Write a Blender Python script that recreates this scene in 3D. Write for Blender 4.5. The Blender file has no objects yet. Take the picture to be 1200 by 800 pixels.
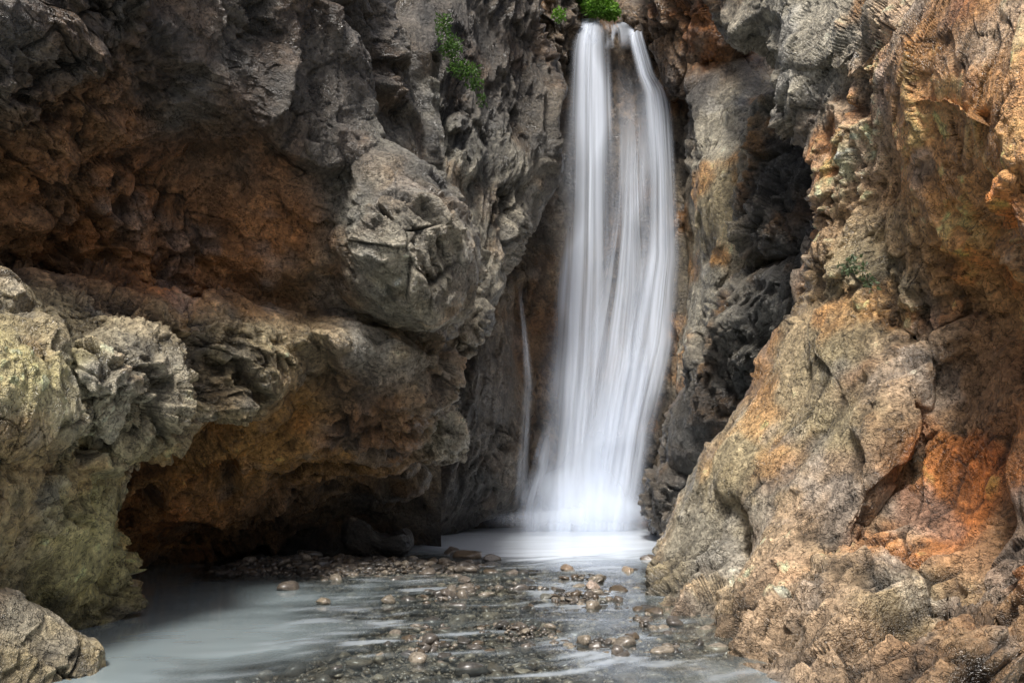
import bpy, math, random, time
import numpy as np
T0=time.time()
random.seed(4); rng=np.random.default_rng(7)
RES=1.8
f32=np.float32
# ------------------------------------------------------------ camera helpers
F=933.33; TH=math.radians(8.0); CAM=np.array([0,0,1.6])
def P(px,py,d):
    px=np.asarray(px,float);py=np.asarray(py,float)
    x=(px-600)/F; z=(400-py)/F
    dy=math.cos(TH)-z*math.sin(TH); dz=math.sin(TH)+z*math.cos(TH)
    s=d/dy
    return np.stack([x*s,d+0*px,1.6+dz*s],-1)
def WD(py):
    z=(400-py)/F
    return 1.6*(math.cos(TH)-z*math.sin(TH))/-(math.sin(TH)+z*math.cos(TH))
# ------------------------------------------------------------ noise
TAB=(rng.random(65536)*2-1).astype(f32)
PA,PB,PC_=np.int32(73856093),np.int32(19349663),np.int32(83492791)
def vn(p,s=0):
    with np.errstate(over='ignore'):
        p=p.astype(f32); f=np.floor(p); t=p-f; f=f.astype(np.int32); t=t*t*t*(t*(t*6-15)+10)
        ax=[(f[:,0]+s*57)*PA,(f[:,0]+s*57+1)*PA]; ay=[f[:,1]*PB,(f[:,1]+1)*PB]; az=[f[:,2]*PC_,(f[:,2]+1)*PC_]
        g=lambda a,b,c:(lambda h:TAB[(h^(h>>13))&65535])(ax[a]^ay[b]^az[c])
        tx,ty,tz=t[:,0],t[:,1],t[:,2]
        def L(a,b,w): return a+(b-a)*w
        return L(L(L(g(0,0,0),g(1,0,0),tx),L(g(0,1,0),g(1,1,0),tx),ty),L(L(g(0,0,1),g(1,0,1),tx),L(g(0,1,1),g(1,1,1),tx),ty),tz)
R3=np.array([[0.36,0.48,-0.8],[-0.8,0.6,0],[0.48,0.64,0.6]],f32)
def fbm(p,o=4,s=0,g=0.5):
    r=0;a=1.0;q=p.astype(f32)
    for i in range(o):
        r=r+a*vn(q,s+i); a*=g; q=(q@R3.T)*f32(2.03)+f32(3.1)
    return r
def ridged(p,o=4,s=0,g=0.5):
    r=0;a=1.0;q=p.astype(f32);w=1
    for i in range(o):
        n=1-np.abs(vn(q,s+i))*1.6
        r=r+a*n*w; w=np.clip(n*1.3,0.2,1); a*=g; q=(q@R3.T)*f32(2.07)+f32(1.7)
    return r-0.8
JT=(rng.random((65536,3))*0.9+0.05).astype(f32)
GT=rng.normal(size=(65536,3)); GT=(GT/np.linalg.norm(GT,axis=1)[:,None]).astype(f32)
def facet(p,scale,s,k=32.):
    """blended voronoi planes: continuous, chiselled facets"""
    q=(p/scale).astype(f32); f=np.floor(q).astype(np.int32); t=q-f
    n=len(p); W=np.full(n,1e-20,f32); A=np.zeros(n,f32); Hh=np.zeros(n,f32); M=np.zeros(n,f32)
    with np.errstate(over='ignore'):
        for a in (-1,0,1):
            for b in (-1,0,1):
                for c in (-1,0,1):
                    h=((f[:,0]+a+s*91)*PA)^((f[:,1]+b)*PB)^((f[:,2]+c)*PC_); h=(h^(h>>13))&65535
                    v=t-JT[h]; v[:,0]-=a; v[:,1]-=b; v[:,2]-=c
                    d=np.einsum('ij,ij->i',v,v); w=np.exp(-k*d)
                    W+=w; A+=w*np.einsum('ij,ij->i',v,GT[h]); Hh+=w*TAB[h]; M=np.maximum(M,w)
    return A/W, Hh/W, M/W
def vecn(p,s): return np.stack([vn(p,s),vn(p+f32(17.3),s+1),vn(p-f32(9.1),s+2)],-1)
def sstep(a,b,x):
    t=np.clip((x-a)/(b-a),0,1); return t*t*(3-2*t)
def rockdisp(p,amp,fine,big,an):
    p=p.astype(f32)
    q=p+0.25*vecn(p*0.8,50)+0.04*vecn(p*4.0,60)
    v=np.array(an[:3],f32); v/=np.linalg.norm(v)
    q=q-np.outer(q@v,v)*(1-an[3])
    a1,h1,e1=facet(q,1.5,1,30)
    a2,h2,e2=facet(q+5,0.55,2,34)
    a3,h3,e3=facet(q+9,0.19,3,38)
    a4,h4,e4=facet(q+3,0.075,4,30)
    n1=fbm(p*0.5,2,80); rd=ridged(q*1.1,5,120,.5)
    rm=0.3+1.0*sstep(-0.4,0.5,fbm(p*0.7,2,70))
    d=big*(0.18*n1+0.36*a1+0.09*h1+0.08*rd)+rm*(0.19*a2+0.065*h2)
    f3=rm*(0.095*a3+0.034*h3+0.034*a4+0.011*h4)
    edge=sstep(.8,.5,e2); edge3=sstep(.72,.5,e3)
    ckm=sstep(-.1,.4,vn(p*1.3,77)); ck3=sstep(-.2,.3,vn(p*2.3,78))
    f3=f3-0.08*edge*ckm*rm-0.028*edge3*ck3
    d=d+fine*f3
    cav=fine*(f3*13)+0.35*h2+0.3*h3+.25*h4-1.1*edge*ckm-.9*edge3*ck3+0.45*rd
    return d*amp,cav
# ------------------------------------------------------------ colour spots (albedo, world space)
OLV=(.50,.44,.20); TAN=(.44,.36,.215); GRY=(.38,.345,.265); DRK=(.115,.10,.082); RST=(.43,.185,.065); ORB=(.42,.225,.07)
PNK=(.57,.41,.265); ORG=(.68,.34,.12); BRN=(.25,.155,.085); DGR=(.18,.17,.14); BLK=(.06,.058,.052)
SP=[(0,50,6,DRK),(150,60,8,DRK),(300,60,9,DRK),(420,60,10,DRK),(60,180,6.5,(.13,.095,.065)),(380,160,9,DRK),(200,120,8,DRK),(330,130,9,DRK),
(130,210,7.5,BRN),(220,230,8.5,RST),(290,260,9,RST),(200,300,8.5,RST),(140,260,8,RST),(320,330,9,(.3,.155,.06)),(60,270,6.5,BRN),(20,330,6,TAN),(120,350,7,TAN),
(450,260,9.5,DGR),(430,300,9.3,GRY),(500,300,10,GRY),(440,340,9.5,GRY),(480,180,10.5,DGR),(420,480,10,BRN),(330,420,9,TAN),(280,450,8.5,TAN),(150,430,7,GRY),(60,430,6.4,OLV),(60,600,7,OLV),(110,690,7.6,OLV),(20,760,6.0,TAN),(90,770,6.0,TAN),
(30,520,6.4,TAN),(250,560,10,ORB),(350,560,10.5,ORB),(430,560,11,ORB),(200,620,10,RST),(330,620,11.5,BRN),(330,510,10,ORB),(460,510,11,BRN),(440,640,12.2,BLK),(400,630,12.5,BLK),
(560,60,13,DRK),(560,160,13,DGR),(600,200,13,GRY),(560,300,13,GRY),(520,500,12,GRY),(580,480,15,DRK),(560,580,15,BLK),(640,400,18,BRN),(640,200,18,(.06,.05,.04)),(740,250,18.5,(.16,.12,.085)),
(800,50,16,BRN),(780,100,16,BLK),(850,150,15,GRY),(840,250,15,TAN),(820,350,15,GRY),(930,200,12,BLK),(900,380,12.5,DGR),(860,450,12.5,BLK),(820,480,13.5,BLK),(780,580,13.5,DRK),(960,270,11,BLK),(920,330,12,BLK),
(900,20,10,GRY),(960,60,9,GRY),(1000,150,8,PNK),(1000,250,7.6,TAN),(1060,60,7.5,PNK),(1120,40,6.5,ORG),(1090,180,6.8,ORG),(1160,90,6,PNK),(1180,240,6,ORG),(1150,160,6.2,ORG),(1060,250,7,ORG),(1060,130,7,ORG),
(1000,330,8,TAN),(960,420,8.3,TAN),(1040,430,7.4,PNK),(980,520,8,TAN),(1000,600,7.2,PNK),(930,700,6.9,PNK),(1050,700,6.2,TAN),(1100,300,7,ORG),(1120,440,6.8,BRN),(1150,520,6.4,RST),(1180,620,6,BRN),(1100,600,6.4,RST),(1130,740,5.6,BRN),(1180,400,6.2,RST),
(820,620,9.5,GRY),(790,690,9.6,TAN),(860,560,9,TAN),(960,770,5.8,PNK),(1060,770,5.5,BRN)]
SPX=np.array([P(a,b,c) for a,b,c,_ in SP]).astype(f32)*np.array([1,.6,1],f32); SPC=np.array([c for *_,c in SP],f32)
def rockcol(p,cav):
    p=p.astype(f32)
    q=p+0.35*vecn(p*1.1,200)+0.12*vecn(p*4,210)
    sc=(0.05*np.maximum(q[:,1:2],4))**2; q=q*np.array([1,.6,1],f32)
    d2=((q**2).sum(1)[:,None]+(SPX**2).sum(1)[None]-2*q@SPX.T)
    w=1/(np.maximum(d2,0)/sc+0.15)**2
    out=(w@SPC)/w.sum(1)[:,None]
    n=fbm(p*2.2,3,300)
    out=out*(1+0.28*n)[:,None]
    o=sstep(0.1,0.8,fbm(p*1.3+7,3,310))[:,None]*(.35+.6*sstep(2.,4.,p[:,0]))[:,None]
    out=out*(1-o)+o*out*np.array([1.3,.84,.48],f32)
    g=sstep(0.25,0.85,fbm(p*1.7-7,3,315))[:,None]
    gr=out.mean(1,keepdims=True)
    out=out*(1-.45*g)+.45*g*gr*np.array([1.04,1.02,.96],f32)
    w=sstep(0.45,0.9,fbm(p*8,3,320))[:,None]
    out=out*(1+0.5*w)
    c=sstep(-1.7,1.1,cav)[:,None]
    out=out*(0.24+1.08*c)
    wet=sstep(0.5,0.0,p[:,2]+0.15*n)[:,None]
    out=out*(1-0.5*wet)
    return np.clip(out,0.012,0.75)
# ------------------------------------------------------------ mesh builders
def mkmesh(name,V,Fq,attrs=None,smooth=True):
    me=bpy.data.meshes.new(name)
    me.vertices.add(len(V)); me.vertices.foreach_set('co',np.ascontiguousarray(V,f32).ravel())
    k=Fq.shape[1]
    me.loops.add(Fq.size); me.loops.foreach_set('vertex_index',Fq.astype(np.int32).ravel())
    me.polygons.add(len(Fq)); me.polygons.foreach_set('loop_start',np.arange(0,Fq.size,k,dtype=np.int32))
    me.polygons.foreach_set('loop_total',np.full(len(Fq),k,np.int32))
    me.polygons.foreach_set('use_smooth',np.full(len(Fq),smooth))
    me.update(calc_edges=True)
    for an,(ty,data) in (attrs or {}).items():
        a=me.attributes.new(an,ty,'POINT')
        if ty=='FLOAT': a.data.foreach_set('value',np.ascontiguousarray(data,f32))
        elif ty=='FLOAT_COLOR':
            c=np.ones((len(V),4),f32); c[:,:3]=data; a.data.foreach_set('color',c.ravel())
        elif ty=='FLOAT_VECTOR': a.data.foreach_set('vector',np.ascontiguousarray(data,f32).ravel())
    return me
def addobj(name,me,mat=None,parent=None):
    o=bpy.data.objects.new(name,me); bpy.context.collection.objects.link(o)
    if mat: me.materials.append(mat)
    if parent: o.parent=parent
    return o
def gridfaces(nr,nc,wrap=False):
    i=np.arange(nr-1)[:,None]; j=np.arange(nc if wrap else nc-1)[None]
    j2=(j+1)%nc
    a=i*nc+j; b=i*nc+j2; c=(i+1)*nc+j2; d=(i+1)*nc+j
    return np.stack([a+0*b,b,c,d],-1).reshape(-1,4)
def rbf(pts):
    A=np.array([(a,b) for a,b,_ in pts],float); z=np.array([c for *_,c in pts],float)
    if len(pts)==1: return lambda x,y:z[0]+0*x
    c2=60.0**2; n=len(A)
    K=np.sqrt(((A[:,None]-A[None])**2).sum(-1)+c2)/100
    M=np.zeros((n+1,n+1)); M[:n,:n]=K+np.eye(n)*-0.02; M[:n,n]=1; M[n,:n]=1
    w=np.linalg.lstsq(M,np.append(z,0),rcond=None)[0]
    def f(x,y):
        sh=x.shape; x=x.ravel();y=y.ravel()
        r=np.full(len(x),w[n])
        for k in range(n): r+=w[k]*np.sqrt((x-A[k,0])**2+(y-A[k,1])**2+c2)/100
        return r.reshape(sh)
    return f
def normals(G,wrap):
    if wrap: du=np.roll(G,-1,1)-np.roll(G,1,1)
    else: du=np.gradient(G,axis=1)
    dv=np.gradient(G,axis=0)
    n=np.cross(du,dv); l=np.linalg.norm(n,axis=-1,keepdims=True)
    n=np.where(l>1e-12,n/np.maximum(l,1e-12),np.array([0,-1.,0]))
    if wrap:
        m=n[3].mean(0); m/=np.linalg.norm(m); n[:3]=m
    v=G-CAM; s=(n[:max(2,len(G)//2)]*v[:max(2,len(G)//2)]).sum()
    return n if s<0 else -n
LAN=(.85,.1,-.45,.55); RAN=(-.5,.1,-.85,.45); VAN=(.15,0,1,.45); ISO=(0,0,1,.9)
def finish(G,wrap,amp,fine,big,an):
    N=normals(G,wrap); sh=G.shape
    p=G.reshape(-1,3); n=N.reshape(-1,3)
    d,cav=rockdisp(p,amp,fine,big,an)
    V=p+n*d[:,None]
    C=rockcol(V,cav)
    return V,gridfaces(sh[0],sh[1],wrap),C
def blob(poly,depths,T=1.2,B=2.0,center=None,pw=2.4,amp=1.,fine=1.,big=1.,res=1.0,shrink=.12,an=LAN):
    A=np.array(poly,float); A[:,0]=np.clip(A[:,0],-170,1370); A[:,1]=np.clip(A[:,1],-240,900)
    for _ in range(2):
        Bn=np.roll(A,-1,0); A=np.stack([.75*A+.25*Bn,.25*A+.75*Bn],1).reshape(-1,2)
    c=np.array(center,float) if center else A.mean(0)
    seg=np.linalg.norm(np.roll(A,-1,0)-A,axis=1); L=np.concatenate([[0],np.cumsum(seg)])
    per=L[-1]; r=RES*res; na=max(40,int(per/r*.85)); s=np.arange(na)/na*per
    AA=np.vstack([A,A[:1]]); ox=np.interp(s,L,AA[:,0]); oy=np.interp(s,L,AA[:,1])
    mr=np.hypot(ox-c[0],oy-c[1]).mean(); nr=max(16,int(mr*1.2/r))
    t=np.linspace(0.0,1,nr); rho=t**0.85; rho=rho*0.6+np.sin(t*math.pi/2)*0.4
    add=T*(1-np.maximum(0,1-rho**pw)**(1/pw))
    nb=max(8,int(nr*0.18)); tb=np.linspace(0,1,nb+1)[1:]
    rho=np.append(rho,1-shrink*tb); add=np.append(add,T+B*tb)
    X=c[0]+rho[:,None]*(ox-c[0])[None]; Y=c[1]+rho[:,None]*(oy-c[1])[None]
    D=rbf(depths)(X,Y)+add[:,None]
    return finish(P(X,Y,D),True,amp,fine,big,an)
def sheet(x0,x1,y0,y1,depths,amp=1.,fine=1.,big=1.,res=1.,an=VAN):
    r=RES*res
    X,Y=np.meshgrid(np.arange(x0,x1,r),np.arange(y0,y1,r))
    return finish(P(X,Y,rbf(depths)(X,Y)),False,amp,fine,big,an)
def combine(name,parts,mat):
    Vs=[];Fs=[];Cs=[];o=0
    for V,Fq,C in parts:
        Vs.append(V);Fs.append(Fq+o);Cs.append(C);o+=len(V)
    me=mkmesh(name,np.vstack(Vs),np.vstack(Fs),{'Col':('FLOAT_COLOR',np.vstack(Cs))})
    return addobj(name,me,mat)
# ------------------------------------------------------------ materials
def newmat(n):
    m=bpy.data.materials.new(n); m.use_nodes=True; m.node_tree.nodes.clear(); return m,m.node_tree.nodes,m.node_tree.links
def noise(N,L,co,scale,det=6,rough=.6,ty='FBM'):
    t=N.new('ShaderNodeTexNoise'); t.noise_type=ty; t.inputs['Scale'].default_value=scale; t.inputs['Detail'].default_value=det; t.inputs['Roughness'].default_value=rough
    L.new(co,t.inputs['Vector']); return t.outputs['Fac']
def mr(N,L,v,a,b,c,d):
    t=N.new('ShaderNodeMapRange'); L.new(v,t.inputs[0])
    for i,x in enumerate((a,b,c,d)): t.inputs[i+1].default_value=x
    return t.outputs[0]
def mth(N,L,op,a,b):
    t=N.new('ShaderNodeMath'); t.operation=op
    for i,x in enumerate((a,b)):
        if isinstance(x,(int,float)): t.inputs[i].default_value=x
        else: L.new(x,t.inputs[i])
    return t.outputs[0]
def rockmat():
    m,N,L=newmat('wet_rock'); out=N.new('ShaderNodeOutputMaterial'); b=N.new('ShaderNodeBsdfPrincipled'); L.new(b.outputs[0],out.inputs[0])
    at=N.new('ShaderNodeAttribute'); at.attribute_name='Col'
    tc=N.new('ShaderNodeTexCoord').outputs['Object']
    n1=noise(N,L,tc,18,4,.76); n3=noise(N,L,tc,2.3,1,.6)
    n4=noise(N,L,tc,5.5,3,.65)
    ck=mr(N,L,mth(N,L,'ABSOLUTE',mth(N,L,'SUBTRACT',n4,.5),0),0,.02,0,1)
    k=mth(N,L,'MULTIPLY',mr(N,L,n1,.3,.7,.35,1.7),mr(N,L,ck,0,1,.35,1))
    vm=N.new('ShaderNodeVectorMath'); vm.operation='SCALE'; L.new(at.outputs['Color'],vm.inputs[0]); L.new(k,vm.inputs['Scale'])
    L.new(vm.outputs[0],b.inputs['Base Color'])
    L.new(mr(N,L,n3,.4,.62,.48,.20),b.inputs['Roughness'])
    b.inputs['Specular IOR Level'].default_value=.7
    h=mth(N,L,'ADD',n1,mth(N,L,'MULTIPLY',ck,.12))
    bp=N.new('ShaderNodeBump'); bp.inputs['Strength'].default_value=1; bp.inputs['Distance'].default_value=.085
    L.new(h,bp.inputs['Height']); L.new(bp.outputs[0],b.inputs['Normal'])
    return m
ROCK=rockmat()
# ------------------------------------------------------------ LEFT CLIFF
left=[]
left.append(sheet(-160,520,60,700,[(-150,100,8),(-150,650,8),(150,300,10.6),(400,300,11.8),(500,300,12.6),(150,650,11.5),(400,650,14)],res=2.2,an=LAN))
left.append(blob([(-330,-330),(400,-330),(430,-60),(452,10),(475,60),(492,120),(505,170),(500,260),(480,380),(420,420),(250,430),(60,420),(-330,420)],
 [(0,0,6.0),(0,200,6.8),(150,60,7.2),(150,220,8.4),(240,250,9.3),(300,290,9.6),(200,320,9.1),(330,60,8.4),(420,60,9.6),(400,200,9.2),(460,150,10.2),(0,330,7.4),(-300,0,4.5),(-300,400,5),(400,380,9.8)],T=1.6,B=3,center=(150,80)))
left.append(blob([(360,190),(430,165),(500,195),(540,240),(562,290),(560,345),(530,388),(500,405),(430,390),(370,350),(340,280)],[(360,300,9.75),(450,280,9.15),(530,300,9.6)],T=1.5,B=1.5,big=.7,fine=.8))
left.append(blob([(330,370),(400,360),(500,385),(530,410),(525,440),(505,480),(500,520),(470,560),(420,570),(350,540),(320,470)],[(350,400,9.3),(430,430,10.0),(440,540,11.6)],T=1.4,B=1.5,big=.7))
left.append(blob([(-200,290),(0,300),(100,325),(200,345),(290,345),(370,365),(410,400),(390,450),(340,495),(290,510),(230,510),(100,470),(-200,440)],[(-100,380,5.3),(0,380,6.3),(150,400,7.6),(250,420,8.6),(340,420,9.1),(390,410,9.5)],T=1.0,B=1.5,big=.7,center=(160,410)))
left.append(blob([(60,385),(140,370),(200,385),(232,440),(232,490),(205,530),(160,545),(80,550),(40,480)],[(60,450,6.5),(140,440,6.8),(220,460,7.7)],T=1.0,B=1,big=.4))
left.append(blob([(-200,380),(20,370),(80,400),(120,470),(100,540),(0,560),(-200,560)],[(-100,450,4.9),(40,450,6.0)],T=.9,B=1,big=.4))
left.append(blob([(-250,480),(20,480),(100,500),(135,530),(145,570),(140,640),(136,720),(120,760),(40,790),(-250,830)],[(-150,600,5.0),(0,600,5.9),(90,600,6.8),(100,720,7.3)],T=1.0,B=2,big=.4,center=(-20,640)))
left.append(blob([(-200,690),(0,688),(40,704),(78,732),(118,757),(128,785),(110,830),(60,880),(-200,880)],[(-100,760,4.9),(0,760,5.7),(100,765,6.1)],T=.35,B=.8,big=.5,amp=.9,center=(20,790)))
left.append(blob([(60,400),(300,410),(480,440),(520,500),(505,560),(470,600),(430,640),(330,660),(200,670),(130,700),(60,700)],[(140,560,9.6),(140,680,11.0),(250,480,9.6),(250,600,11.7),(400,520,11.4),(400,620,13.6),(480,560,12.4)],T=1.0,B=2,big=.9,center=(270,540)))
left.append(blob([(400,600),(430,605),(450,625),(485,618),(487,655),(455,665),(420,655),(395,640)],[(440,640,12.3)],T=.5,B=.6,big=.3,amp=.9))
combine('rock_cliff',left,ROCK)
print('left',time.time()-T0)
# ------------------------------------------------------------ MIDDLE WALLS
mid=[]
mid.append(sheet(430,1000,-40,660,[(450,0,17),(450,600,17),(600,300,18.4),(640,100,18.9),(700,20,18.8),(700,300,18.8),(760,400,18.8),(740,550,18.5),(850,100,17.5),(850,500,16.5),(980,300,16),(640,550,18.2)],res=1.4,amp=.6))
mid.append(blob([(380,-250),(600,-250),(612,-20),(628,40),(645,100),(646,190),(630,250),(602,305),(588,350),(560,400),(500,420),(400,380)],[(480,0,12.4),(600,0,13.6),(480,250,12.2),(600,200,13.4),(620,100,14)],T=1.6,B=3,center=(520,120),an=VAN))
mid.append(blob([(440,370),(540,345),(600,312),(612,360),(622,440),(620,520),(612,600),(590,625),(420,640),(430,500)],[(470,450,14),(580,400,15.8),(580,560,16.2),(470,600,15)],T=1.2,B=2,big=.8,an=VAN))
mid.append(blob([(478,470),(510,455),(535,480),(548,520),(540,545),(490,552),(465,530)],[(510,510,12.2)],T=.7,B=1,big=.4))
mid.append(blob([(500,370),(560,345),(580,375),(560,410),(530,440),(505,420)],[(540,390,12.7)],T=.7,B=1,big=.4))
mid.append(blob([(630,-60),(678,-60),(672,15),(668,60),(650,90),(636,40)],[(650,10,17.8)],T=.6,B=1,big=.4))
mid.append(blob([(724,8),(745,-5),(768,5),(772,40),(755,50),(735,35)],[(750,20,18.0)],T=.4,B=.6,big=.3,amp=.6))
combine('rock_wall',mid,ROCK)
rm=[]
rm.append(blob([(752,-200),(900,-200),(900,60),(850,80),(815,110),(785,125),(765,90),(758,20)],[(800,30,16.4),(870,0,14.5)],T=1.,B=2,big=.7,an=VAN))
rm.append(blob([(800,110),(825,70),(880,60),(960,100),(980,300),(900,420),(850,500),(800,560),(760,620),(765,560),(795,470),(808,400),(812,330),(806,200)],[(830,120,15.2),(880,200,14.2),(830,350,15.2),(780,520,16.2)],T=1.3,B=2,center=(860,300),an=RAN,big=.6,amp=.85,fine=.7))
rm.append(blob([(866,190),(880,110),(935,105),(990,160),(1010,260),(960,310),(900,312),(862,285)],[(900,200,12.8),(980,220,11)],T=1.,B=1.5,big=.6))
rm.append(blob([(815,420),(860,330),(900,305),(990,300),(990,400),(920,470),(870,520),(820,560),(775,565),(775,510)],[(860,400,13.2),(800,520,14.2),(960,350,11)],T=1.1,B=1.5,big=.6,an=RAN))
rm.append(blob([(750,560),(790,545),(860,540),(860,610),(800,640),(755,625)],[(790,590,14.6)],T=.7,B=1,big=.4))
combine('boulder_pile',rm,ROCK)
print('mid',time.time()-T0)
# ------------------------------------------------------------ RIGHT CLIFF
rt=[]
rt.append(blob([(830,-330),(1500,-330),(1500,500),(1150,520),(1000,440),(948,340),(955,300),(978,260),(962,205),(938,150),(915,110),(905,60),(850,40),(835,0)],
 [(870,0,11),(930,80,9.6),(1000,200,8.0),(960,280,8.4),(1050,60,7.2),(1100,200,6.6),(1180,60,5.6),(1160,330,6.9),(1180,230,5.6),(1100,400,7.2),(1400,0,4.2),(1400,400,4.6)],T=1.2,B=2.5,center=(1150,150),an=RAN,big=.85))
rt.append(blob([(935,370),(960,330),(1010,320),(1070,340),(1100,400),(1095,480),(1060,560),(1020,640),(960,720),(900,800),(840,800),(870,690),(890,610),(850,590),(830,560),(850,500),(895,450)],
 [(1000,380,8.0),(900,500,8.9),(1050,420,7.4),(960,560,7.7),(1020,560,7.0),(920,700,6.9),(870,780,6.4)],T=1.0,B=2,center=(985,530),big=.45,an=RAN,fine=.7))
rt.append(blob([(1040,380),(1200,330),(1500,330),(1500,950),(850,950),(880,800),(940,700),(1010,600),(1060,480)],
 [(1100,450,7.4),(1180,450,6.5),(1120,600,6.7),(1180,700,5.6),(1050,650,6.5),(1050,760,5.9),(930,780,6.3),(1400,600,4.4),(950,880,5.3)],T=.8,B=1.5,center=(1180,650),big=.8,an=RAN))
rt.append(blob([(850,500),(890,520),(905,570),(895,640),(885,700),(860,790),(800,775),(766,748),(757,700),(768,650),(785,605),(815,560)],
 [(850,560,9.2),(800,640,9.6),(860,680,8.4),(830,740,7.7)],T=.9,B=1.5,big=.4,an=RAN))
rt.append(blob([(1150,190),(1220,170),(1300,250),(1280,340),(1210,345),(1160,290)],[(1190,260,5.3)],T=.5,B=.8,big=.5))
rt.append(blob([(850,745),(900,690),(980,650),(1080,660),(1180,720),(1220,800),(1200,900),(900,900),(880,830)],
 [(880,760,6.5),(930,730,6.25),(950,790,5.75),(1050,700,5.9),(1050,790,5.3),(1150,760,5.1),(900,860,5.3)],T=.35,B=1.2,center=(1010,790),big=.35,an=RAN,fine=.85))
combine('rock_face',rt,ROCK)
print('right',time.time()-T0)
# unseen gorge walls added behind the viewpoint, closed to cut low front skylight
cp=np.array([(-4.2,5.2),(-5.6,3),(-6.5,-1),(-6,-6),(-3,-10),(1,-11.5),(5,-9.5),(6.8,-5),(6.3,-1),(5.2,2),(4.2,4.6)],float)
sg=np.concatenate([[0],np.cumsum(np.linalg.norm(np.diff(cp,axis=0),axis=1))]); ss=np.arange(0,sg[-1],.14)
bx=np.interp(ss,sg,cp[:,0]); by=np.interp(ss,sg,cp[:,1]); zz=np.arange(-.6,9,.14)
G=np.stack([bx[None]*(1+.02*zz[:,None]),by[None]*(1+.02*zz[:,None]),np.repeat(zz[:,None],len(ss),1)],-1)
nn=np.stack([-bx,-(by+3),0*bx],-1); nn/=np.linalg.norm(nn,axis=1)[:,None]; nn=np.repeat(nn[None],len(zz),0)
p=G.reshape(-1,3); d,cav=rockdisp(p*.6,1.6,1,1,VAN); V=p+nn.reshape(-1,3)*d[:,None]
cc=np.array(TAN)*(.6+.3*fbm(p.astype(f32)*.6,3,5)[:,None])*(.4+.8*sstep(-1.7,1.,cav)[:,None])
combine('unseen_gorge_wall',[(V,gridfaces(len(zz),len(ss)),np.clip(cc,.02,.6))],ROCK)
# ------------------------------------------------------------ BED + WATER
def bedz(x,y):
    p=np.stack([x,y,0*x],-1)
    z=-0.30+0.0*x
    bar=np.exp(-(((x+2.9)/1.9)**2+((y-11.8)/1.3)**2)*1.0)
    sh=np.exp(-(((x-0.2-(y-9)*0.04)/2.3)**4+((y-8.4)/4.5)**4))
    z=z+0.36*bar+0.238*sh*(1-.6*bar)+0.055*fbm(p*1.3,3,500)
    return z
xs=np.arange(-9,9,.06); ys=np.arange(2,19.5,.06)
X,Y=np.meshgrid(xs,ys); Z=bedz(X.ravel(),Y.ravel()).reshape(X.shape)
pp=np.stack([X.ravel(),Y.ravel(),0*X.ravel()],-1)
Z+=0.02*fbm(pp*6,3,520).reshape(X.shape)
m,N,L=newmat('wet_gravel'); out=N.new('ShaderNodeOutputMaterial'); b=N.new('ShaderNodeBsdfPrincipled'); L.new(b.outputs[0],out.inputs[0])
tc=N.new('ShaderNodeTexCoord').outputs['Object']
vo=N.new('ShaderNodeTexVoronoi'); vo.inputs['Scale'].default_value=26; L.new(tc,vo.inputs['Vector'])
cr=N.new('ShaderNodeValToRGB'); cr.color_ramp.elements[0].color=(.025,.023,.02,1); cr.color_ramp.elements[1].color=(.20,.17,.135,1)
sx=N.new('ShaderNodeSeparateColor'); L.new(vo.outputs['Color'],sx.inputs[0]); L.new(sx.outputs[0],cr.inputs[0]); L.new(cr.outputs[0],b.inputs['Base Color'])
b.inputs['Roughness'].default_value=.4
bp=N.new('ShaderNodeBump'); bp.invert=True; bp.inputs['Distance'].default_value=.03; L.new(vo.outputs['Distance'],bp.inputs['Height']); L.new(bp.outputs[0],b.inputs['Normal'])
GRAV=m
addobj('stream_bed',mkmesh('stream_bed',np.stack([X,Y,Z],-1).reshape(-1,3),gridfaces(*X.shape)),GRAV)
gm=mkmesh('ground',np.array([(-200,-200,-.6),(200,-200,-.6),(200,200,-.6),(-200,200,-.6)],float),np.array([[0,1,2,3]]))
addobj('ground',gm,GRAV)
xs=np.arange(-10,9,.045); ys=np.arange(-12,19.2,.045)
X,Y=np.meshgrid(xs,ys); x=X.ravel(); y=Y.ravel(); p=np.stack([x,y,0*x],-1)
dep=-bedz(x,y)
wq=np.stack([x*0.55+0.3*vn(p*.5,610),y*1.5+0.5*vn(p*.4,611),0*x],-1)
wv=fbm(wq*1.2,4,600)
Zw=0.014*wv*sstep(.35,.05,dep)+0.006*fbm(p*.8,2,605)
ne=.25*vn(p*.9,640)
foam=sstep(1.15,.6,np.sqrt(((x-.5)/3.2)**2+((y-15.6)/3.3)**2)+ne*.5)
foam=np.clip(foam,0,1)
xr=x*.94+y*.34; yr=y*.94-x*.34
st=fbm(np.stack([xr*1.8+1.1*vn(p*.7,620),yr*5.5+1.3*vn(p*.9,621),0*x],-1),4,630,.62)
soft=fbm(np.stack([xr*.8,yr*1.6,0*x],-1),2,633)
silk=sstep(-.15,1.0,.75*st+.5*soft)*sstep(.38,.08,dep)*sstep(4.0,5.5,y)*sstep(3.2,1.8,np.abs(x-.2))
foam=np.clip(foam+0.6*silk,0,1)
milk=np.clip(sstep(.08,.27,dep)*0.84+.13+.12*st,0.02,.95)
me=mkmesh('water',np.stack([x,y,Zw],-1),gridfaces(*X.shape),{'foam':('FLOAT',foam),'milk':('FLOAT',milk)})
m,N,L=newmat('milky_water'); out=N.new('ShaderNodeOutputMaterial'); b=N.new('ShaderNodeBsdfPrincipled')
af=N.new('ShaderNodeAttribute'); af.attribute_name='foam'; am=N.new('ShaderNodeAttribute'); am.attribute_name='milk'
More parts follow.
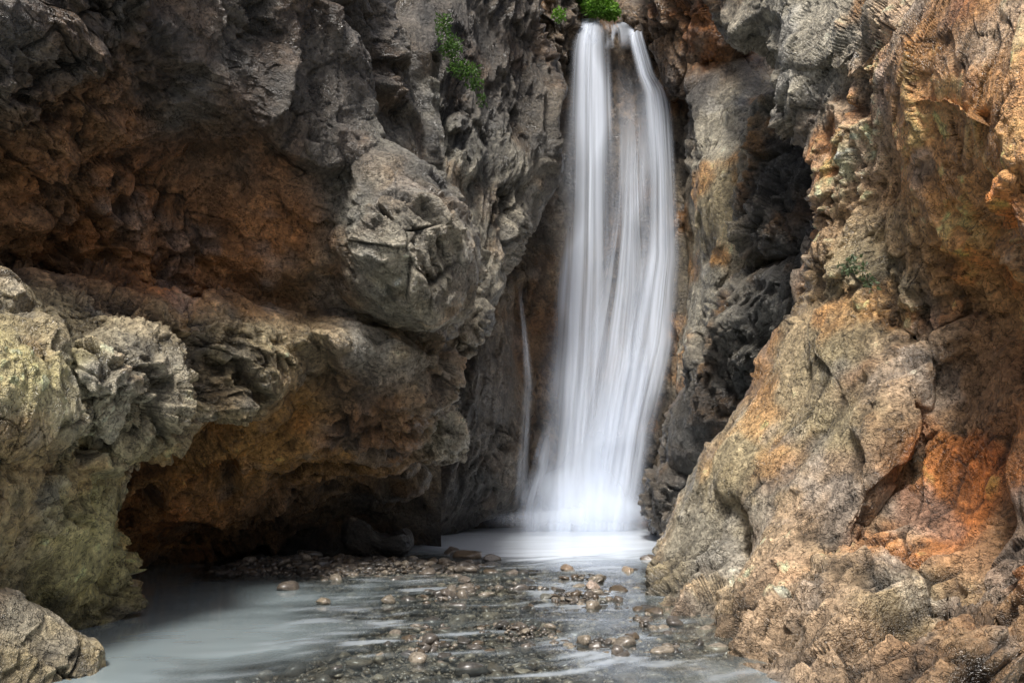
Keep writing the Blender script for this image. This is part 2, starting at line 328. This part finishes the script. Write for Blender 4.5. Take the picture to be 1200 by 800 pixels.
mx=N.new('ShaderNodeMix'); mx.data_type='RGBA'; L.new(af.outputs['Fac'],mx.inputs[0]); mx.inputs[6].default_value=(.29,.355,.375,1); mx.inputs[7].default_value=(.79,.87,.97,1)
L.new(mx.outputs[2],b.inputs['Base Color']); b.inputs['IOR'].default_value=1.33
L.new(mr(N,L,af.outputs['Fac'],0,1,.12,.6),b.inputs['Roughness'])
tr=N.new('ShaderNodeBsdfTransparent'); tr.inputs[0].default_value=(.9,.95,.93,1)
ms=N.new('ShaderNodeMixShader'); L.new(mth(N,L,'MAXIMUM',am.outputs['Fac'],af.outputs['Fac']),ms.inputs[0]); L.new(tr.outputs[0],ms.inputs[1]); L.new(b.outputs[0],ms.inputs[2])
gl=N.new('ShaderNodeBsdfGlossy'); gl.inputs['Roughness'].default_value=.12
fr=N.new('ShaderNodeFresnel'); fr.inputs[0].default_value=1.33
ms2=N.new('ShaderNodeMixShader'); L.new(fr.outputs[0],ms2.inputs[0]); L.new(ms.outputs[0],ms2.inputs[1]); L.new(gl.outputs[0],ms2.inputs[2]); L.new(ms2.outputs[0],out.inputs[0])
addobj('water',me,m)
print('water',time.time()-T0)
# pebbles
import bmesh
def ico(s):
    bm=bmesh.new(); bmesh.ops.create_icosphere(bm,subdivisions=s,radius=1); bm.verts.ensure_lookup_table()
    a=np.array([v.co[:] for v in bm.verts]); b=np.array([[v.index for v in f.verts] for f in bm.faces]); bm.free(); return a,b
SH={}
for s in (1,2,3):
    V0,F0=ico(s); vs=[]
    for k in range(12):
        q=V0.copy()
        for j in range(9):
            n=rng.normal(size=3); n/=np.linalg.norm(n); h=rng.uniform(.45,.8)
            dd=q@n; q=q-np.outer(np.maximum(dd-h,0),n)*.95
        q*= (1+.1*vn(V0*1.5+k*9,1)+.05*vn(V0*4+k*9,2))[:,None]
        vs.append(q)
    SH[s]=(vs,F0)
PV=[];PF=[];PC=[];o=0
def pebble(x,y,z,r,col,s=1):
    global o
    vs,IF=SH[s]
    v=vs[random.randrange(12)]*np.array([r*random.uniform(.8,1.5),r*random.uniform(.7,1.1),r*random.uniform(.4,.8)])
    a=random.random()*6.28; ca,sa=math.cos(a),math.sin(a); R=np.array([[ca,-sa,0],[sa,ca,0],[0,0,1]]); t=random.uniform(-.5,.5)
    R=R@np.array([[1,0,0],[0,math.cos(t),-math.sin(t)],[0,math.sin(t),math.cos(t)]])
    PV.append(v@R.T+np.array([x,y,z])); PF.append(IF+o); PC.append(np.tile(col,(len(v),1))); o+=len(v)
pal=[(.09,.08,.07),(.11,.095,.08),(.15,.13,.105),(.05,.047,.042),(.22,.19,.15),(.09,.07,.05),(.06,.056,.05)]
NP=19000
cx=np.where(rng.random(NP)<.33,rng.normal(-2.8,1.25,NP),9); cy=rng.normal(11.7,1.0,NP)
m9=cx>8; cx=np.where(m9,rng.uniform(-2.7,2.9,NP),cx); cy=np.where(m9,5+rng.random(NP)**1.2*8.3,cy)
bz=bedz(cx,cy); cl=vn(np.stack([cx*1.1,cy*1.1,0*cx],-1),660)
for i in range(NP):
    if bz[i]<-.19: continue
    if cl[i]<random.uniform(-1.4,-.2): continue
    r=min(.10,.0185*math.exp(abs(random.gauss(0,.60))))*(.75+.04*cy[i])
    pebble(cx[i],cy[i],bz[i]+r*.4+random.uniform(0,.015),r,random.choice(pal),2 if r>.045 else 1)
for (px,py,r,c) in [(548,652,.26,(.13,.10,.07)),(530,648,.15,(.10,.085,.07)),(575,656,.12,(.09,.08,.07)),(664,668,.13,(.24,.18,.13)),(735,669,.15,(.32,.25,.18)),(694,688,.13,(.34,.27,.22)),(545,680,.1,(.14,.12,.1)),(600,672,.09,(.14,.12,.1)),(480,768,.08,(.08,.08,.08)),(455,705,.09,(.15,.13,.1)),(380,706,.11,(.18,.15,.11)),(340,690,.12,(.12,.1,.08)),(300,655,.14,(.10,.09,.07)),(330,640,.17,(.11,.1,.08)),(500,672,.11,(.13,.11,.09)),(640,700,.08,(.14,.14,.12)),(705,705,.07,(.14,.14,.12)),(760,655,.15,(.12,.1,.08))]:
    d=WD(py); q=P(px,py,d); pebble(q[0],q[1],.01,r,c,3)
me=mkmesh('pebbles',np.vstack(PV),np.vstack(PF),{'Col':('FLOAT_COLOR',np.clip(np.vstack(PC),0,1))})
m,N,L=newmat('wet_pebble'); out=N.new('ShaderNodeOutputMaterial'); b=N.new('ShaderNodeBsdfPrincipled'); L.new(b.outputs[0],out.inputs[0])
at=N.new('ShaderNodeAttribute'); at.attribute_name='Col'; tc=N.new('ShaderNodeTexCoord').outputs['Object']
vm=N.new('ShaderNodeVectorMath'); vm.operation='SCALE'; L.new(at.outputs['Color'],vm.inputs[0]); L.new(mr(N,L,noise(N,L,tc,40,3),.3,.7,.5,1.5),vm.inputs['Scale']); L.new(vm.outputs[0],b.inputs['Base Color'])
b.inputs['Roughness'].default_value=.32
addobj('pebbles',me,m)
print('pebbles',time.time()-T0)
# ------------------------------------------------------------ WATERFALL
def watermat():
    m,N,L=newmat('falling_water'); out=N.new('ShaderNodeOutputMaterial')
    d=N.new('ShaderNodeBsdfDiffuse'); d.inputs[0].default_value=(.82,.89,1,1)
    t=N.new('ShaderNodeBsdfTranslucent'); t.inputs[0].default_value=(.82,.89,1,1)
    mm=N.new('ShaderNodeMixShader'); mm.inputs[0].default_value=.3; L.new(d.outputs[0],mm.inputs[1]); L.new(t.outputs[0],mm.inputs[2])
    a=N.new('ShaderNodeAttribute'); a.attribute_name='alpha'
    tr=N.new('ShaderNodeBsdfTransparent'); ms=N.new('ShaderNodeMixShader'); L.new(a.outputs['Fac'],ms.inputs[0]); L.new(tr.outputs[0],ms.inputs[1]); L.new(mm.outputs[0],ms.inputs[2]); L.new(ms.outputs[0],out.inputs[0])
    return m
WM=watermat()
def veil(name,rows,d0,d1,parent,seed,dens=.8,edge=.12,streak=.5,freq=9,fold=.08,topfade=.0,botfade=0.,nu=140,nv=260,curve=.9,lip=0.):
    rows=np.array(rows,float); t=np.linspace(0,1,nv); py=rows[0,0]+(rows[-1,0]-rows[0,0])*t
    xl=np.interp(py,rows[:,0],rows[:,1]); xr=np.interp(py,rows[:,0],rows[:,2])
    k=np.exp(-np.linspace(-2,2,15)**2); k/=k.sum()
    pad=lambda a:np.convolve(np.pad(a,7,'edge'),k,'valid')
    xl=pad(xl); xr=pad(xr); u=np.linspace(0,1,nu)
    XX=xl[:,None]+(xr-xl)[:,None]*u; YY=np.repeat(py[:,None],nu,1)
    U=np.repeat(u[None],nv,0); Tt=np.repeat(t[:,None],nu,1)
    q=np.stack([U.ravel()*freq+seed*13.1,Tt.ravel()*1.1,0*U.ravel()+seed],-1)
    f=fbm(q*np.array([1,.6,1]),3,700+seed).reshape(U.shape)
    st=fbm(q*np.array([2.,.8,1])+4,4,720+seed,.6).reshape(U.shape)
    st2=fbm(np.stack([XX.ravel()*.25,Tt.ravel()*3.,0*U.ravel()+seed],-1),2,760+seed).reshape(U.shape)
    D=d0+(d1-d0)*Tt**curve+fold*f+lip*np.exp(-Tt/.03)
    G=P(XX,YY,D).reshape(-1,3)
    en=edge*(1+.7*vn(np.stack([Tt.ravel()*6,(U.ravel()>.5)*9.+seed,0*U.ravel()],-1),9).reshape(U.shape))
    e=sstep(0,1,np.minimum(U,1-U)/np.maximum(en,.02))
    a=dens*e*np.clip(1-streak*sstep(-.5,.9,st)+.12*st2,0,1.2)
    if topfade: a=a*sstep(0,topfade,Tt)
    if botfade: a=a*sstep(0,botfade,1-Tt)
    me=mkmesh(name,G,gridfaces(nv,nu),{'alpha':('FLOAT',np.clip(a,0,1).ravel())})
    return addobj(name,me,WM,parent)
wf=bpy.data.objects.new('waterfall',None); bpy.context.collection.objects.link(wf)
veil('main_veil',[(60,666,764),(100,659,788),(180,653,795),(260,648,802),(330,640,806),(400,628,800),(480,620,784),(560,610,766),(625,602,758)],17.9,17.1,wf,1,dens=.42,edge=.35,streak=.85,freq=7,topfade=.25)
veil('left_stream',[(22,680,710),(40,670,716),(60,666,718),(120,662,720),(200,658,724),(300,652,726),(400,642,728),(500,632,722),(625,618,712)],17.9,17.0,wf,2,dens=.96,edge=.42,streak=.55,freq=4,lip=.5)
veil('right_stream',[(34,733,752),(60,738,760),(90,744,770),(105,748,784),(130,748,790),(200,752,794),(300,748,800),(400,728,794),(500,700,774),(625,672,752)],17.75,17.0,wf,3,dens=.92,edge=.42,streak=.6,freq=4,lip=.4)
veil('centre_cascade',[(120,716,764),(200,716,758),(260,708,764),(340,685,778),(420,664,780),(500,650,765),(625,632,745)],17.5,16.9,wf,4,dens=.8,edge=.45,streak=.75,freq=6,topfade=.3)
veil('lower_mist_veil',[(430,645,755),(540,620,764),(600,598,776),(636,575,795)],17.1,16.5,wf,5,dens=.6,edge=.5,streak=.15,freq=3,topfade=.8,botfade=.25,nv=100)
veil('spray_veil',[(540,600,770),(600,565,805),(640,540,820)],16.6,15.9,wf,9,dens=.45,edge=.5,streak=.2,freq=2,topfade=.75,botfade=.45,nv=80)
veil('lip_sheet',[(26,680,748),(36,678,754),(60,670,762)],18.1,17.85,wf,6,dens=.45,edge=.3,streak=1.,freq=5,nv=40,botfade=.5,lip=.3)
veil('side_trickle',[(320,604,610),(380,610,619),(450,612,627),(520,606,622),(600,600,622)],15.2,15.0,wf,7,dens=.26,edge=.5,streak=.8,freq=3,topfade=.15,nu=30,botfade=.1)
veil('edge_wisp',[(480,640,660),(540,622,652),(600,602,642),(624,598,644)],17.0,16.9,wf,8,dens=.5,edge=.5,streak=.5,freq=3,topfade=.4,nu=40)
# ------------------------------------------------------------ PLANTS
def leafmat(n):
    m,N,L=newmat(n); out=N.new('ShaderNodeOutputMaterial'); b=N.new('ShaderNodeBsdfPrincipled'); 
    a=N.new('ShaderNodeAttribute'); a.attribute_name='Col'; L.new(a.outputs['Color'],b.inputs['Base Color']); b.inputs['Roughness'].default_value=.5
    t=N.new('ShaderNodeBsdfTranslucent'); L.new(a.outputs['Color'],t.inputs[0]); ms=N.new('ShaderNodeMixShader'); ms.inputs[0].default_value=.35
    L.new(b.outputs[0],ms.inputs[1]); L.new(t.outputs[0],ms.inputs[2]); L.new(ms.outputs[0],out.inputs[0]); return m
LM=leafmat('leaf')
def plant(name,spots,size,cols):
    V=[];Fc=[];C=[];o=0
    for (c,rad,n) in spots:
        for k in range(n):
            v=rng.normal(size=3); v/=np.linalg.norm(v); pos=np.array(c)+v*np.array(rad)*rng.random()**.5
            d=rng.normal(size=3)+v*.8; d/=np.linalg.norm(d); s=np.cross(d,rng.normal(size=3)); s/=np.linalg.norm(s)
            l=size*rng.uniform(.6,1.4); w=l*.28; up=np.cross(d,s)*l*.12
            V+= [pos,pos+d*l*.5+s*w+up,pos+d*l-up,pos+d*l*.5-s*w+up]; Fc.append([o,o+1,o+2,o+3]); o+=4
            cc=np.array(cols[int(rng.integers(len(cols)))])*rng.uniform(.7,1.3); C+=[cc]*4
    me=mkmesh(name,np.array(V),np.array(Fc),{'Col':('FLOAT_COLOR',np.array(C))},smooth=False)
    return addobj(name,me,LM)
G1=[(.16,.34,.04),(.22,.40,.06),(.10,.22,.02)]
plant('bush',[(P(702,6,18.2),(.42,.3,.32),1500),(P(715,14,18.1),(.25,.2,.2),600),(P(680,-10,18.4),(.5,.3,.3),700),(P(655,18,17.3),(.15,.2,.15),120)],.09,G1)
G2=[(.06,.14,.02),(.10,.20,.03),(.05,.10,.02)]
plant('fern',[(P(520,30,11.7),(.14,.25,.2),180),(P(528,55,11.7),(.2,.25,.2),300),(P(545,82,11.7),(.26,.25,.12),340),(P(556,98,11.8),(.16,.2,.08),110),(P(564,118,11.9),(.08,.2,.08),60)],.055,G2)
plant('weed',[(P(1000,310,7.3),(.12,.15,.08),90),(P(1018,330,7.3),(.08,.1,.08),50)],.045,[(.08,.12,.05),(.14,.18,.1)])
# ------------------------------------------------------------ LIGHT
w=bpy.data.worlds.new('World'); bpy.context.scene.world=w; w.use_nodes=True
nt=w.node_tree; bg=nt.nodes['Background']; sk=nt.nodes.new('ShaderNodeTexSky'); sk.sky_type='NISHITA'; sk.sun_disc=False
el=math.radians(61); az=math.radians(194)
sk.sun_elevation=el; sk.sun_rotation=az; sk.dust_density=4; sk.ozone_density=.5; nt.links.new(sk.outputs[0],bg.inputs[0]); bg.inputs[1].default_value=.15
sd=bpy.data.lights.new('sun','SUN'); sd.energy=4.8; sd.angle=math.radians(12); sd.color=(1,.96,.905)
so=bpy.data.objects.new('sun',sd); bpy.context.collection.objects.link(so)
from mathutils import Vector
dirv=Vector((math.sin(az)*math.cos(el),math.cos(az)*math.cos(el),math.sin(el)))
so.rotation_euler=dirv.to_track_quat('Z','Y').to_euler()
sc=bpy.context.scene
cd=bpy.data.cameras.new('camera'); cd.lens=28; cd.sensor_width=36; cd.clip_end=1000; cd.clip_start=.05
co=bpy.data.objects.new('camera',cd); bpy.context.collection.objects.link(co); co.location=(0,0,1.6); co.rotation_euler=(math.radians(98),0,0); sc.camera=co
sc.view_settings.view_transform='Standard'; sc.view_settings.look='None'; sc.view_settings.exposure=0
print('done',time.time()-T0, sum(len(o.data.vertices) for o in sc.objects if o.type=='MESH'))
